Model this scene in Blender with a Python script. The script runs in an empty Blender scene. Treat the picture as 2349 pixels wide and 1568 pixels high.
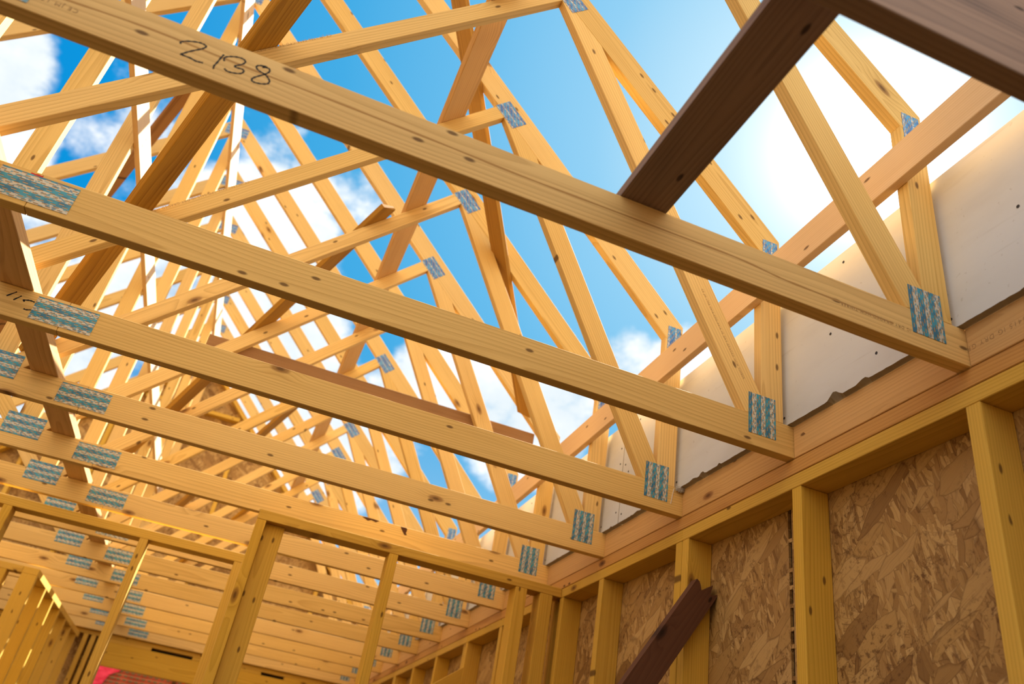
import bpy, bmesh, math, random
from mathutils import Vector, Matrix

random.seed(7)
scene = bpy.context.scene
COL = scene.collection
PI = math.pi

# ------------------------------------------------------------------ view
scene.view_settings.view_transform = 'Standard'
scene.view_settings.look = 'None'
scene.view_settings.exposure = 0.0
scene.view_settings.gamma = 1.0
scene.view_settings.use_curve_mapping = False

# ------------------------------------------------------------------ dimensions (metres)
PITCH = 0.60            # truss spacing along Y
TH = 0.035              # truss timber thickness
XC = -2.32              # ridge line / king post centre
SPAN = 2 * abs(XC)
N_LAST = 13             # trusses 0..13, truss n has its front face at Y = 0.6*(n-1)
FLOOR_Z = -2.35
def TY(n): return PITCH * (n - 1)
def mx(x): return -SPAN - x      # mirror about the ridge

# ------------------------------------------------------------------ node helpers
class NT:
    def __init__(self, tree):
        self.t = tree; self.n = tree.nodes; self.l = tree.links
    def new(self, typ, **kw):
        nd = self.n.new(typ)
        for k, v in kw.items(): setattr(nd, k, v)
        return nd
    def set(self, sock, v):
        if hasattr(v, 'is_linked') or isinstance(v, bpy.types.NodeSocket): self.l.new(v, sock)
        else: sock.default_value = v
    def math(self, op, a, b=0.0, c=0.0, clamp=False):
        nd = self.new('ShaderNodeMath', operation=op, use_clamp=clamp)
        self.set(nd.inputs[0], a); self.set(nd.inputs[1], b); self.set(nd.inputs[2], c)
        return nd.outputs[0]
    def vmath(self, op, a, b=None, out=0):
        nd = self.new('ShaderNodeVectorMath', operation=op)
        self.set(nd.inputs[0], a)
        if b is not None: self.set(nd.inputs[1], b)
        return nd.outputs[out]
    def dot(self, a, b):
        nd = self.new('ShaderNodeVectorMath', operation='DOT_PRODUCT')
        self.set(nd.inputs[0], a); self.set(nd.inputs[1], b)
        return nd.outputs['Value']
    def comb(self, x, y, z):
        nd = self.new('ShaderNodeCombineXYZ')
        self.set(nd.inputs[0], x); self.set(nd.inputs[1], y); self.set(nd.inputs[2], z)
        return nd.outputs[0]
    def sep(self, v):
        nd = self.new('ShaderNodeSeparateXYZ'); self.set(nd.inputs[0], v)
        return nd.outputs
    def mix(self, f, a, b, blend='MIX'):
        nd = self.new('ShaderNodeMix', data_type='RGBA', blend_type=blend)
        self.set(nd.inputs[0], f); self.set(nd.inputs[6], a); self.set(nd.inputs[7], b)
        return nd.outputs[2]
    def mapr(self, v, a, b, c=0.0, d=1.0, smooth=True):
        nd = self.new('ShaderNodeMapRange', clamp=True)
        nd.interpolation_type = 'SMOOTHSTEP' if smooth else 'LINEAR'
        self.set(nd.inputs[0], v)
        for i, q in enumerate((a, b, c, d)): nd.inputs[i + 1].default_value = q
        return nd.outputs[0]
    def noise(self, vec, scale=1.0, detail=2.0, rough=0.5, out='Fac'):
        nd = self.new('ShaderNodeTexNoise'); self.set(nd.inputs['Vector'], vec)
        nd.inputs['Scale'].default_value = scale; nd.inputs['Detail'].default_value = detail
        nd.inputs['Roughness'].default_value = rough
        return nd.outputs[out]
    def voro(self, vec, scale=1.0, feature='F1', rnd=1.0):
        nd = self.new('ShaderNodeTexVoronoi', feature=feature); self.set(nd.inputs['Vector'], vec)
        nd.inputs['Scale'].default_value = scale; nd.inputs['Randomness'].default_value = rnd
        return nd
    def ramp(self, f, stops):
        nd = self.new('ShaderNodeValToRGB'); self.set(nd.inputs[0], f)
        cr = nd.color_ramp
        while len(cr.elements) < len(stops): cr.elements.new(0.5)
        for e, (p, c) in zip(cr.elements, stops):
            e.position = p; e.color = (*c, 1)
        return nd.outputs[0]

def C4(c): return (*c, 1.0)
def new_mat(name):
    m = bpy.data.materials.new(name); m.use_nodes = True
    nt = NT(m.node_tree)
    for nd in list(nt.n):
        if nd.type not in ('OUTPUT_MATERIAL', 'BSDF_PRINCIPLED'): nt.n.remove(nd)
    b = nt.n['Principled BSDF']
    return m, nt, b

def plain(name, col, rough=0.7, metal=0.0, spec=0.3):
    m, nt, b = new_mat(name)
    b.inputs['Base Color'].default_value = C4(col)
    b.inputs['Roughness'].default_value = rough
    b.inputs['Metallic'].default_value = metal
    b.inputs['Specular IOR Level'].default_value = spec
    return m

def wood(name, base, dark, knot, grain=0.35, knots=0.5, vary=0.2, blotch=0.15, rings=0.0075, rough=0.75):
    """softwood, grain along local X of every timber"""
    m, nt, b = new_mat(name)
    tc = nt.new('ShaderNodeTexCoord').outputs['Object']
    r = nt.new('ShaderNodeObjectInfo').outputs['Random']
    ofs = nt.comb(nt.math('MULTIPLY', r, 37.0), nt.math('MULTIPLY', r, 13.0), nt.math('MULTIPLY', r, 23.0))
    p = nt.vmath('ADD', tc, ofs)
    x, y, z = nt.sep(tc)
    y0 = nt.math('SUBTRACT', nt.math('MULTIPLY', nt.math('FRACT', nt.math('MULTIPLY', r, 7.31)), 0.16), 0.08)
    z0 = nt.math('SUBTRACT', nt.math('MULTIPLY', nt.math('FRACT', nt.math('MULTIPLY', r, 13.7)), 0.22), 0.11)
    # knots
    px_, py_, pz_ = nt.sep(p)
    kv = nt.voro(nt.comb(nt.math('MULTIPLY', px_, 3.4), nt.math('MULTIPLY', pz_, 8.5), 0.0), 1.0)
    kv.voronoi_dimensions = '2D'
    kd = kv.outputs['Distance']; kc = nt.sep(kv.outputs['Color'])[0]
    gate = nt.math('GREATER_THAN', kc, 1.0 - knots * 0.5)
    km = nt.math('MULTIPLY', nt.mapr(kd, 0.07, 0.13, 1.0, 0.0), gate)
    halo = nt.math('MULTIPLY', nt.mapr(kd, 0.08, 0.34, 1.0, 0.0), gate)
    core = nt.math('MULTIPLY', nt.mapr(kd, 0.02, 0.07, 1.0, 0.0), gate)
    pv = nt.voro(nt.comb(nt.math('MULTIPLY', px_, 9.0), nt.math('MULTIPLY', pz_, 22.0), 0.0), 1.0)
    pv.voronoi_dimensions = '2D'
    pg = nt.math('GREATER_THAN', nt.sep(pv.outputs['Color'])[1], 1.0 - knots * 0.30)
    pin = nt.math('MULTIPLY', nt.mapr(pv.outputs['Distance'], 0.06, 0.14, 1.0, 0.0), pg)
    # growth rings
    dist = nt.noise(nt.vmath('MULTIPLY', p, (0.9, 5.0, 5.0)), 1.0, 2.0)
    dy = nt.math('SUBTRACT', y, y0); dz = nt.math('SUBTRACT', z, z0)
    rad = nt.math('SQRT', nt.math('ADD', nt.math('MULTIPLY', dy, dy), nt.math('MULTIPLY', dz, dz)))
    rad = nt.math('ADD', rad, nt.math('MULTIPLY', dist, 0.05))
    rad = nt.math('ADD', rad, nt.math('MULTIPLY', halo, 0.010))
    ph = nt.math('FRACT', nt.math('DIVIDE', rad, rings))
    ring = nt.math('POWER', ph, 2.2)
    edge = nt.mapr(ph, 0.93, 1.0, 1.0, 0.0)
    ring = nt.math('MULTIPLY', ring, edge)
    fine = nt.noise(nt.vmath('MULTIPLY', p, (3.0, 240.0, 240.0)), 1.0, 3.0, 0.6)
    low = nt.noise(nt.vmath('MULTIPLY', p, (1.3, 9.0, 9.0)), 1.0, 3.0, 0.6)
    g = nt.math('ADD', nt.math('MULTIPLY', ring, grain), nt.math('MULTIPLY', nt.mapr(fine, 0.42, 0.75), grain * 0.45))
    g = nt.math('ADD', g, nt.math('MULTIPLY', nt.mapr(low, 0.45, 0.8), blotch))
    g = nt.math('ADD', g, nt.math('MULTIPLY', halo, 0.18), clamp=True)
    col = nt.mix(g, C4(base), C4(dark))
    col = nt.mix(nt.math('MULTIPLY', km, 0.75), col, C4(knot))
    col = nt.mix(nt.math('MULTIPLY', core, 0.7), col, C4([c * 0.35 for c in knot]))
    col = nt.mix(nt.math('MULTIPLY', pin, 0.85), col, C4([c * 0.45 for c in knot]))
    hs = nt.new('ShaderNodeHueSaturation')
    nt.set(hs.inputs['Color'], col)
    nt.set(hs.inputs['Value'], nt.math('ADD', 1.0 - vary * 0.5, nt.math('MULTIPLY', nt.math('FRACT', nt.math('MULTIPLY', r, 5.17)), vary)))
    nt.set(hs.inputs['Saturation'], nt.math('ADD', 1.0 - vary * 0.15, nt.math('MULTIPLY', nt.math('FRACT', nt.math('MULTIPLY', r, 11.9)), vary * 0.4)))
    nt.l.new(hs.outputs[0], b.inputs['Base Color'])
    b.inputs['Roughness'].default_value = rough
    b.inputs['Specular IOR Level'].default_value = 0.25
    bp = nt.new('ShaderNodeBump'); bp.inputs['Strength'].default_value = 0.12; bp.inputs['Distance'].default_value = 0.002
    nt.l.new(fine, bp.inputs['Height']); nt.l.new(bp.outputs[0], b.inputs['Normal'])
    return m

def osb_mat(name, cols, dark):
    m, nt, b = new_mat(name)
    tc = nt.new('ShaderNodeTexCoord').outputs['Object']
    r = nt.new('ShaderNodeObjectInfo').outputs['Random']
    p = nt.vmath('ADD', tc, nt.comb(nt.math('MULTIPLY', r, 9.0), nt.math('MULTIPLY', r, 5.0), nt.math('MULTIPLY', r, 17.0)))
    wob = nt.noise(p, 9.0, 2.0, 0.5, 'Color')
    p = nt.vmath('ADD', p, nt.vmath('MULTIPLY', nt.vmath('SUBTRACT', wob, (0.5, 0.5, 0.5)), (0.035, 0.035, 0.035)))
    out = None
    for i, (ang, sx, sz) in enumerate(((1.45, 5.5, 22.0), (1.05, 6.5, 25.0), (1.95, 7.5, 30.0), (0.35, 8.0, 28.0), (1.7, 9.0, 40.0), (1.2, 22.0, 110.0), (2.5, 7.0, 24.0))):
        mp = nt.new('ShaderNodeMapping')
        nt.set(mp.inputs['Vector'], p)
        mp.inputs['Location'].default_value = (i * 3.1, i * 1.7, i * 0.4)
        mp.inputs['Rotation'].default_value = (0, ang, 0)
        q = nt.vmath('MULTIPLY', mp.outputs[0], (sx, 12.0, sz))
        v = nt.voro(q, 1.0)
        cr, cg, cb = nt.sep(v.outputs['Color'])
        flake = nt.ramp(cr, [(0.0, cols[0]), (0.3, cols[1]), (0.55, cols[2]), (0.8, cols[3]), (1.0, cols[4])])
        st = nt.noise(nt.vmath('MULTIPLY', mp.outputs[0], (5.0, 20.0, 260.0)), 1.0, 2.0)
        flake = nt.mix(nt.math('MULTIPLY', nt.mapr(st, 0.5, 0.75), 0.3), flake, C4(dark))
        ed = nt.voro(q, 1.0, 'DISTANCE_TO_EDGE')
        em = nt.mapr(ed.outputs['Distance'], 0.0, 0.05, 1.0, 0.0)
        flake = nt.mix(nt.math('MULTIPLY', em, 0.5), flake, C4(dark))
        if out is None: out = flake
        else: out = nt.mix(nt.math('GREATER_THAN', cb, 0.52), out, flake)
    sp = nt.noise(p, 55.0, 4.0, 0.7)
    patch = nt.noise(p, 6.0, 2.0)
    f = nt.math('MULTIPLY', nt.mapr(sp, 0.50, 0.64), nt.mapr(patch, 0.40, 0.60))
    out = nt.mix(nt.math('MULTIPLY', f, 0.75), out, C4(dark))
    nt.l.new(out, b.inputs['Base Color'])
    b.inputs['Roughness'].default_value = 0.6
    b.inputs['Specular IOR Level'].default_value = 0.3
    bp = nt.new('ShaderNodeBump'); bp.inputs['Strength'].default_value = 0.25; bp.inputs['Distance'].default_value = 0.002
    nt.l.new(sp, bp.inputs['Height']); nt.l.new(bp.outputs[0], b.inputs['Normal'])
    return m

def plate_mat(name, ink, ink2, bt=0.47, tt=0.51):
    """punched galvanised nail plate: rows of slots, printed ink bands, local X along the plate"""
    m, nt, b = new_mat(name)
    tc = nt.new('ShaderNodeTexCoord').outputs['Object']
    r = nt.new('ShaderNodeObjectInfo').outputs['Random']
    x, y, z = nt.sep(tc)
    row = nt.math('DIVIDE', z, 0.0062); ri = nt.math('FLOOR', row); rf = nt.math('FRACT', row)
    par = nt.math('FRACT', nt.math('MULTIPLY', ri, 0.5))
    u = nt.math('FRACT', nt.math('ADD', nt.math('DIVIDE', x, 0.0255), nt.math('MULTIPLY', ri, 0.37)))
    s1 = nt.math('MULTIPLY', nt.math('GREATER_THAN', u, 0.22), nt.math('LESS_THAN', u, 0.66))
    s2 = nt.math('MULTIPLY', nt.math('GREATER_THAN', rf, 0.28), nt.math('LESS_THAN', rf, 0.74))
    slot = nt.math('MULTIPLY', s1, s2)
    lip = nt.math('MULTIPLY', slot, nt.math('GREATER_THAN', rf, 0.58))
    band = nt.math('FRACT', nt.math('ADD', nt.math('DIVIDE', z, 0.029), 0.35))
    bm_ = nt.math('GREATER_THAN', band, bt)
    txt = nt.noise(nt.vmath('ADD', nt.vmath('MULTIPLY', tc, (95.0, 1.0, 150.0)), nt.comb(nt.math('MULTIPLY', r, 20.0), 0.0, 0.0)), 1.0, 1.0)
    ink_f = nt.math('MAXIMUM', nt.math('MULTIPLY', bm_, 0.95), nt.math('MULTIPLY', nt.mapr(txt, tt, tt + 0.06), 0.75))
    tone = nt.noise(nt.vmath('MULTIPLY', tc, (40.0, 1.0, 40.0)), 1.0, 2.0)
    inkc = nt.mix(nt.mapr(tone, 0.38, 0.62), C4(ink), C4(ink2))
    col = nt.mix(ink_f, C4((0.62, 0.57, 0.47)), inkc)
    col = nt.mix(slot, col, C4((0.55, 0.34, 0.13)))
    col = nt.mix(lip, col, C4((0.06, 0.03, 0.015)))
    nt.l.new(col, b.inputs['Base Color'])
    b.inputs['Metallic'].default_value = 0.0
    b.inputs['Roughness'].default_value = 0.45
    b.inputs['Specular IOR Level'].default_value = 0.5
    bp = nt.new('ShaderNodeBump'); bp.inputs['Strength'].default_value = 0.6; bp.inputs['Distance'].default_value = 0.002; bp.invert = True
    nt.l.new(slot, bp.inputs['Height']); nt.l.new(bp.outputs[0], b.inputs['Normal'])
    return m

def board_mat(name, base, mark):
    m, nt, b = new_mat(name)
    tc = nt.new('ShaderNodeTexCoord').outputs['Object']
    a = nt.noise(nt.vmath('MULTIPLY', tc, (2.0, 2.0, 6.0)), 1.0, 4.0, 0.6)
    s = nt.noise(tc, 60.0, 2.0)
    w = nt.noise(nt.vmath('MULTIPLY', tc, (1.0, 3.0, 55.0)), 1.0, 3.0)
    f = nt.math('ADD', nt.math('MULTIPLY', nt.mapr(a, 0.4, 0.75), 0.35), nt.math('MULTIPLY', nt.mapr(w, 0.62, 0.75), 0.3))
    f = nt.math('ADD', f, nt.math('MULTIPLY', nt.mapr(s, 0.68, 0.75), 0.4), clamp=True)
    nt.l.new(nt.mix(f, C4(base), C4(mark)), b.inputs['Base Color'])
    b.inputs['Roughness'].default_value = 0.85
    b.inputs['Specular IOR Level'].default_value = 0.2
    return m

def brick_mat(name):
    m, nt, b = new_mat(name)
    tc = nt.new('ShaderNodeTexCoord').outputs['Object']
    x, y, z = nt.sep(tc)
    u = nt.math('FRACT', nt.math('DIVIDE', nt.math('ADD', x, y), 0.055)); v = nt.math('FRACT', nt.math('DIVIDE', z, 0.036))
    hole = nt.math('MULTIPLY', nt.math('GREATER_THAN', u, 0.42), nt.math('GREATER_THAN', v, 0.45))
    seam = nt.math('GREATER_THAN', v, 0.86)
    n = nt.noise(tc, 12.0, 3.0)
    col = nt.mix(nt.mapr(n, 0.4, 0.65), C4((0.24, 0.018, 0.035)), C4((0.36, 0.05, 0.065)))
    col = nt.mix(hole, col, C4((0.09, 0.075, 0.09)))
    col = nt.mix(nt.math('MULTIPLY', seam, 0.6), col, C4((0.5, 0.36, 0.36)))
    nt.l.new(col, b.inputs['Base Color']); b.inputs['Roughness'].default_value = 0.35
    return m

def film_mat(name):
    m, nt, b = new_mat(name)
    tc = nt.new('ShaderNodeTexCoord').outputs['Object']
    n = nt.noise(nt.vmath('MULTIPLY', tc, (9.0, 9.0, 22.0)), 1.0, 4.0, 0.6)
    nt.l.new(nt.mix(nt.mapr(n, 0.4, 0.7), C4((0.62, 0.005, 0.14)), C4((0.85, 0.05, 0.28))), b.inputs['Base Color'])
    b.inputs['Roughness'].default_value = 0.12
    bp = nt.new('ShaderNodeBump'); bp.inputs['Strength'].default_value = 0.6; bp.inputs['Distance'].default_value = 0.02
    nt.l.new(n, bp.inputs['Height']); nt.l.new(bp.outputs[0], b.inputs['Normal'])
    return m

def ground_mat(name, a, c, sc):
    m, nt, b = new_mat(name)
    tc = nt.new('ShaderNodeTexCoord').outputs['Object']
    n = nt.noise(tc, sc, 5.0, 0.65)
    nt.l.new(nt.mix(nt.mapr(n, 0.35, 0.68), C4(a), C4(c)), b.inputs['Base Color'])
    b.inputs['Roughness'].default_value = 0.9
    return m

M = dict(
    truss=wood('truss_softwood', (0.81, 0.54, 0.195), (0.49, 0.27, 0.07), (0.27, 0.12, 0.035), grain=0.50, knots=0.42),
    stud=wood('treated_yellow_softwood', (0.70, 0.43, 0.075), (0.40, 0.21, 0.02), (0.24, 0.10, 0.02), grain=0.40, knots=0.36, vary=0.14),
    binder=wood('stained_plate_softwood', (0.62, 0.33, 0.10), (0.33, 0.13, 0.035), (0.14, 0.05, 0.02), grain=0.40, knots=0.5, blotch=0.75),
    block=wood('blocking_softwood', (0.74, 0.44, 0.175), (0.47, 0.225, 0.07), (0.28, 0.11, 0.04), grain=0.35, knots=0.4),
    brace=wood('brace_softwood', (0.52, 0.265, 0.04), (0.25, 0.10, 0.010), (0.12, 0.04, 0.008), grain=0.55, knots=0.55, blotch=0.5),
    tan=wood('binder_softwood', (0.66, 0.40, 0.165), (0.41, 0.205, 0.065), (0.22, 0.09, 0.03), grain=0.45, knots=0.5, blotch=0.3),
    pale=wood('binder_pale_softwood', (0.83, 0.58, 0.33), (0.58, 0.34, 0.15), (0.32, 0.15, 0.06), grain=0.35, knots=0.7),
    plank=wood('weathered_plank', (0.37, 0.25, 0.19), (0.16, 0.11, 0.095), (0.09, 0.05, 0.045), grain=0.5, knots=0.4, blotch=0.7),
    aged=wood('aged_brown_board', (0.40, 0.205, 0.075), (0.17, 0.07, 0.02), (0.07, 0.03, 0.01), grain=0.5, knots=0.4, blotch=0.6),
    prop=wood('dark_brown_prop', (0.115, 0.048, 0.024), (0.055, 0.021, 0.011), (0.03, 0.012, 0.007), grain=0.35, knots=0.5, blotch=0.4),
    osb=osb_mat('strand_board', ((0.25, 0.13, 0.038), (0.40, 0.23, 0.075), (0.47, 0.285, 0.095), (0.58, 0.375, 0.145), (0.35, 0.19, 0.058)), (0.11, 0.045, 0.014)),
    plate=plate_mat('nail_plate_teal_ink', (0.0, 0.15, 0.29), (0.01, 0.30, 0.45)),
    plate_blue=plate_mat('nail_plate_blue_ink', (0.0, 0.11, 0.40), (0.02, 0.30, 0.62), 0.25, 0.45),
    gyp=board_mat('plasterboard_grey', (0.66, 0.66, 0.66), (0.46, 0.43, 0.40)),
    gypcore=board_mat('plasterboard_core', (0.34, 0.29, 0.22), (0.20, 0.16, 0.11)),
    steel=plain('screw_steel', (0.03, 0.03, 0.035), 0.4, 0.3),
    ink=plain('black_marker', (0.008, 0.007, 0.008), 0.6),
    stamp=plain('grey_stamp_ink', (0.40, 0.235, 0.10), 0.8),
    red=plain('red_crayon', (0.55, 0.02, 0.01), 0.6),
    streak=plain('dark_pith_streak', (0.50, 0.275, 0.085), 0.8),
    membrane=plain('black_membrane', (0.012, 0.012, 0.014), 0.6),
    film=film_mat('pink_shrink_film'), brick=brick_mat('perforated_brick'),
    strap=plain('brown_strap', (0.06, 0.02, 0.012), 0.5), redstrap=plain('red_strap', (0.4, 0.02, 0.012), 0.5),
    slab=ground_mat('dusty_floor', (0.040, 0.032, 0.022), (0.065, 0.052, 0.037), 3.0),
    soil=ground_mat('trodden_soil', (0.045, 0.034, 0.022), (0.08, 0.062, 0.042), 0.6),
)

# ------------------------------------------------------------------ object helpers
def link(o): COL.objects.link(o); return o
def tag(o, label=None, cat=None, group=None, kind=None):
    if label: o['label'] = label
    if cat: o['category'] = cat
    if group: o['group'] = group
    if kind: o['kind'] = kind
    return o
def empty(name, loc=(0, 0, 0)):
    e = bpy.data.objects.new(name, None); link(e); e.location = loc; e.empty_display_size = 0.1
    return e
def bevelled(bm, amt):
    if amt <= 0: return
    bmesh.ops.bevel(bm, geom=[e for e in bm.edges], offset=amt, offset_type='OFFSET', segments=1, affect='EDGES', profile=0.5)
def to_obj(name, bm, mats, mtx, parent=None):
    bmesh.ops.recalc_face_normals(bm, faces=bm.faces)
    me = bpy.data.meshes.new(name); bm.to_mesh(me); bm.free()
    for m in (mats if isinstance(mats, (list, tuple)) else [mats]): me.materials.append(m)
    o = bpy.data.objects.new(name, me); link(o)
    if parent is not None:
        o.parent = parent
        base = Matrix.Translation(parent.location) if parent.parent is None and parent.type == 'EMPTY' else parent['_w'] if '_w' in parent else parent.matrix_basis
        o.matrix_basis = base.inverted() @ mtx
    else:
        o.matrix_basis = mtx
    return o
def prism_xz(name, pts, y0, y1, p0, p1, mat, parent=None, bev=0.0012):
    """polygon pts in world XZ extruded y0..y1; local X runs p0 -> p1 (the grain)"""
    d = Vector((p1[0] - p0[0], 0, p1[1] - p0[1])).normalized()
    zx = Vector((0, 1, 0)).cross(d) * -1
    if zx.z < 0: pass
    yv = zx.cross(d)
    cx = sum(p[0] for p in pts) / len(pts); cz = sum(p[1] for p in pts) / len(pts)
    cen = Vector((cx, (y0 + y1) / 2, cz))
    R = Matrix((d, yv, zx)).transposed().to_4x4(); mtx = Matrix.Translation(cen) @ R
    inv = mtx.inverted()
    bm = bmesh.new()
    a = [bm.verts.new(inv @ Vector((p[0], y0, p[1]))) for p in pts]
    b = [bm.verts.new(inv @ Vector((p[0], y1, p[1]))) for p in pts]
    bm.faces.new(a); bm.faces.new(b[::-1])
    n = len(pts)
    for i in range(n): bm.faces.new((a[i], a[(i + 1) % n], b[(i + 1) % n], b[i]))
    bevelled(bm, bev)
    return to_obj(name, bm, mat, mtx, parent)
def timber(name, p0, p1, w, h, hdir, mat, parent=None, bev=0.0015, ragged=None):
    """board from p0 to p1 (centre line); h measured along hdir, w across"""
    p0 = Vector(p0); p1 = Vector(p1); d = (p1 - p0); L = d.length; d.normalize()
    z = Vector(hdir); z = (z - d * z.dot(d)).normalized(); y = z.cross(d)
    mtx = Matrix.Translation((p0 + p1) / 2) @ Matrix((d, y, z)).transposed().to_4x4()
    bm = bmesh.new()
    bmesh.ops.create_cube(bm, size=1.0)
    for v in bm.verts: v.co = Vector((v.co.x * L, v.co.y * w, v.co.z * h))
    if ragged:
        end = [e for e in bm.edges if all((v.co.x > 0) == (ragged > 0) for v in e.verts) and abs(e.verts[0].co.z - e.verts[1].co.z) > h * 0.5]
        bmesh.ops.subdivide_edges(bm, edges=end, cuts=7)
        for v in bm.verts:
            if (v.co.x > 0) == (ragged > 0) and abs(abs(v.co.x) - L / 2) < 1e-5:
                t = v.co.z / h
                v.co.x += ragged * (0.012 * math.sin(t * 17.0) - (0.022 if abs(t + 0.1) < 0.16 else 0.0) + 0.010 * math.cos(t * 41))
    else:
        bevelled(bm, bev)
    return to_obj(name, bm, mat, mtx, parent)
def box(name, lo, hi, mat, parent=None, bev=0.0015, axis=None):
    lo = Vector(lo); hi = Vector(hi); s = hi - lo
    ax = axis if axis is not None else max(range(3), key=lambda i: s[i])
    c = (lo + hi) / 2
    e = Vector((0, 0, 0)); e[ax] = s[ax] / 2
    if ax == 2: hd, w, h = (1, 0, 0), s[1], s[0]
    elif ax == 1: hd, w, h = (0, 0, 1), s[0], s[2]
    else: hd, w, h = (0, 0, 1), s[1], s[2]
    return timber(name, c - e, c + e, w, h, hd, mat, parent, bev)
def copy_tree(o, parent=None):
    c = o.copy(); link(c); c.parent = parent
    for ch in list(o.children): copy_tree(ch, c)
    return c

# ------------------------------------------------------------------ one roof truss (front face at local Y=0)
W45s, W45b = 1.0295, 2.4853          # upper edge of the shallow web: z = W45b + W45s*x
WV = 0.0861                          # its vertical depth
RU, RL = 0.725, 0.588                # rafter upper / lower edge at x=0 (45 degree pitch)
HS = 1.84                            # slope of the steep heel web
def hr(z): return -0.45 - (z - 0.798) / HS       # heel web right edge
def hl(z): return -0.53 - (z - 0.783) / HS       # heel web left edge
def flip(pts, side): return [(mx(x), z) for x, z in pts] if side else list(pts)

def make_truss():
    t = empty('roof_truss', (XC, 0, 0))
    t0 = 0.0; t1 = TH
    sp = -2.018
    prism_xz('bottom_chord', [(sp, 0), (0.09, 0), (0.09, 0.097), (sp, 0.097)], t0, t1, (sp, 0), (0, 0), M['truss'], t)
    prism_xz('bottom_chord', [(mx(0.09), 0), (sp - 0.001, 0), (sp - 0.001, 0.097), (mx(0.09), 0.097)], t0, t1, (-4, 0), (-3, 0), M['truss'], t)
    for s in (0, 1):
        def P(*pts): return flip(pts, s)
        f = lambda a: flip([a], s)[0]
        # rafter
        prism_xz('rafter', P((-0.033, RL + 0.033), (-0.033, RU + 0.033), (XC, RU - XC), (XC, RL - XC)), t0, t1, f((XC, 3)), f((0, 3 + XC)), M['truss'], t)
        # heel post
        prism_xz('heel_post', P((-0.105, 0.097), (-0.033, 0.097), (-0.033, RL + 0.032), (-0.105, RL + 0.104)), t0, t1, (0, 0), (0, 1), M['truss'], t)
        # shallow web down to the king post
        xn = (RL - W45b) / (W45s + 1); zn = RL - xn
        xm = (RL - W45b + WV) / (W45s + 1); zm = RL - xm
        xk = XC + 0.036
        prism_xz('diagonal_web', P((xk, W45b + W45s * xk - WV), (xm, zm), (xn, zn), (xk, W45b + W45s * xk)), t0, t1, f((xk, W45b + W45s * xk)), f((xn, zn)), M['truss'], t)
        # steep web down to the heel
        xr = (RL - 0.798 + HS * -0.45) / (HS - 1) * 1.0
        # hr: z = 0.798 - HS*(x+0.45) ; rafter underside z = RL - x
        xr = (0.798 - HS * 0.45 - RL) / (HS - 1.0); zr = RL - xr
        a = W45b - WV
        xl = (0.783 - HS * 0.53 - a) / (W45s + HS); zl = a + W45s * xl
        zp = 0.798 - HS * (-0.105 + 0.45)
        xb = -0.53 - (0.097 - 0.783) / HS
        prism_xz('heel_web', P((xb, 0.097), (-0.105, 0.097), (-0.105, zp), (xr, zr), (xm, zm), (xl, zl)), t0, t1, f((xb, 0.097)), f((xl, zl)), M['truss'], t)
    kz = RL - XC - 0.036
    prism_xz('king_post', [(XC - 0.036, 0.097), (XC + 0.036, 0.097), (XC + 0.036, kz), (XC, kz + 0.036), (XC - 0.036, kz)], t0, t1, (0, 0), (0, 1), M['truss'], t)
    # punched nail plates on the near face
    def plate(cx, cz, L, H, ang, mat):
        d = Vector((math.cos(ang), 0, math.sin(ang))); z = Vector((-math.sin(ang), 0, math.cos(ang)))
        c = Vector((cx, -0.0006, cz))
        timber('nail_plate', c - d * L / 2, c + d * L / 2, 0.0012, H, z, mat, t, bev=0)
    for s in (0, 1):
        sg = -1 if s else 1
        X = (lambda x: mx(x)) if s else (lambda x: x)
        plate(X(-0.103), 0.1, 0.127, 0.088, PI / 2, M['plate'])
        plate(X(-0.877), 1.497, 0.126, 0.075, -PI / 4 * sg, M['plate_blue'])
        plate(X(-0.069), 0.693, 0.105, 0.054, PI / 2, M['plate_blue'])
    plate(XC, 2.915, 0.150, 0.085, 0, M['plate_blue'])
    plate(XC, 0.092, 0.147, 0.090, 0, M['plate'])
    plate(-2.018, 0.050, 0.168, 0.074, 0, M['plate'])
    return t

proto = make_truss()
trusses = []
ORD = ['', '', 'second', 'third', 'fourth', 'fifth', 'sixth', 'seventh', 'eighth', 'ninth', 'tenth', 'eleventh', 'twelfth', 'thirteenth']
trusses.append(None)
for n in range(1, N_LAST + 1):
    t = proto if n == 1 else copy_tree(proto)
    t.location = (XC, TY(n), 0)
    if n == 1: lab = 'pale softwood roof truss whose long bottom chord is marked 2138 in black marker'
    elif n == 2: lab = 'roof truss first behind the one marked 2138, red crayon smear above its splice plate'
    elif n == 3: lab = 'roof truss with short black marker strokes beside the splice plate on its bottom chord'
    elif n == N_LAST: lab = 'farthest roof truss, directly in front of the strand board gable at the far end'
    elif n == 5: lab = 'roof truss just in front of the yellow stud partition, fourth behind the one marked 2138'
    elif n == N_LAST - 1: lab = 'second farthest roof truss, last but one before the strand board gable'
    else: lab = 'pale softwood roof truss, %s behind the one marked 2138' % ORD[n - 1 if n > 2 else n]
    tag(t, lab, 'roof truss', 'trussed rafters along the roof')
    trusses.append(t)
ORDFIX = {4: 'third', 6: 'fifth', 7: 'sixth', 8: 'seventh', 9: 'eighth', 10: 'ninth', 11: 'tenth'}
for n, w in ORDFIX.items():
    trusses[n]['label'] = 'pale softwood roof truss, %s counted behind the one marked 2138' % w

def child(t, name, k=0):
    c = [o for o in t.children if o.name.split('.')[0] == name]
    return c[k]

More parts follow.
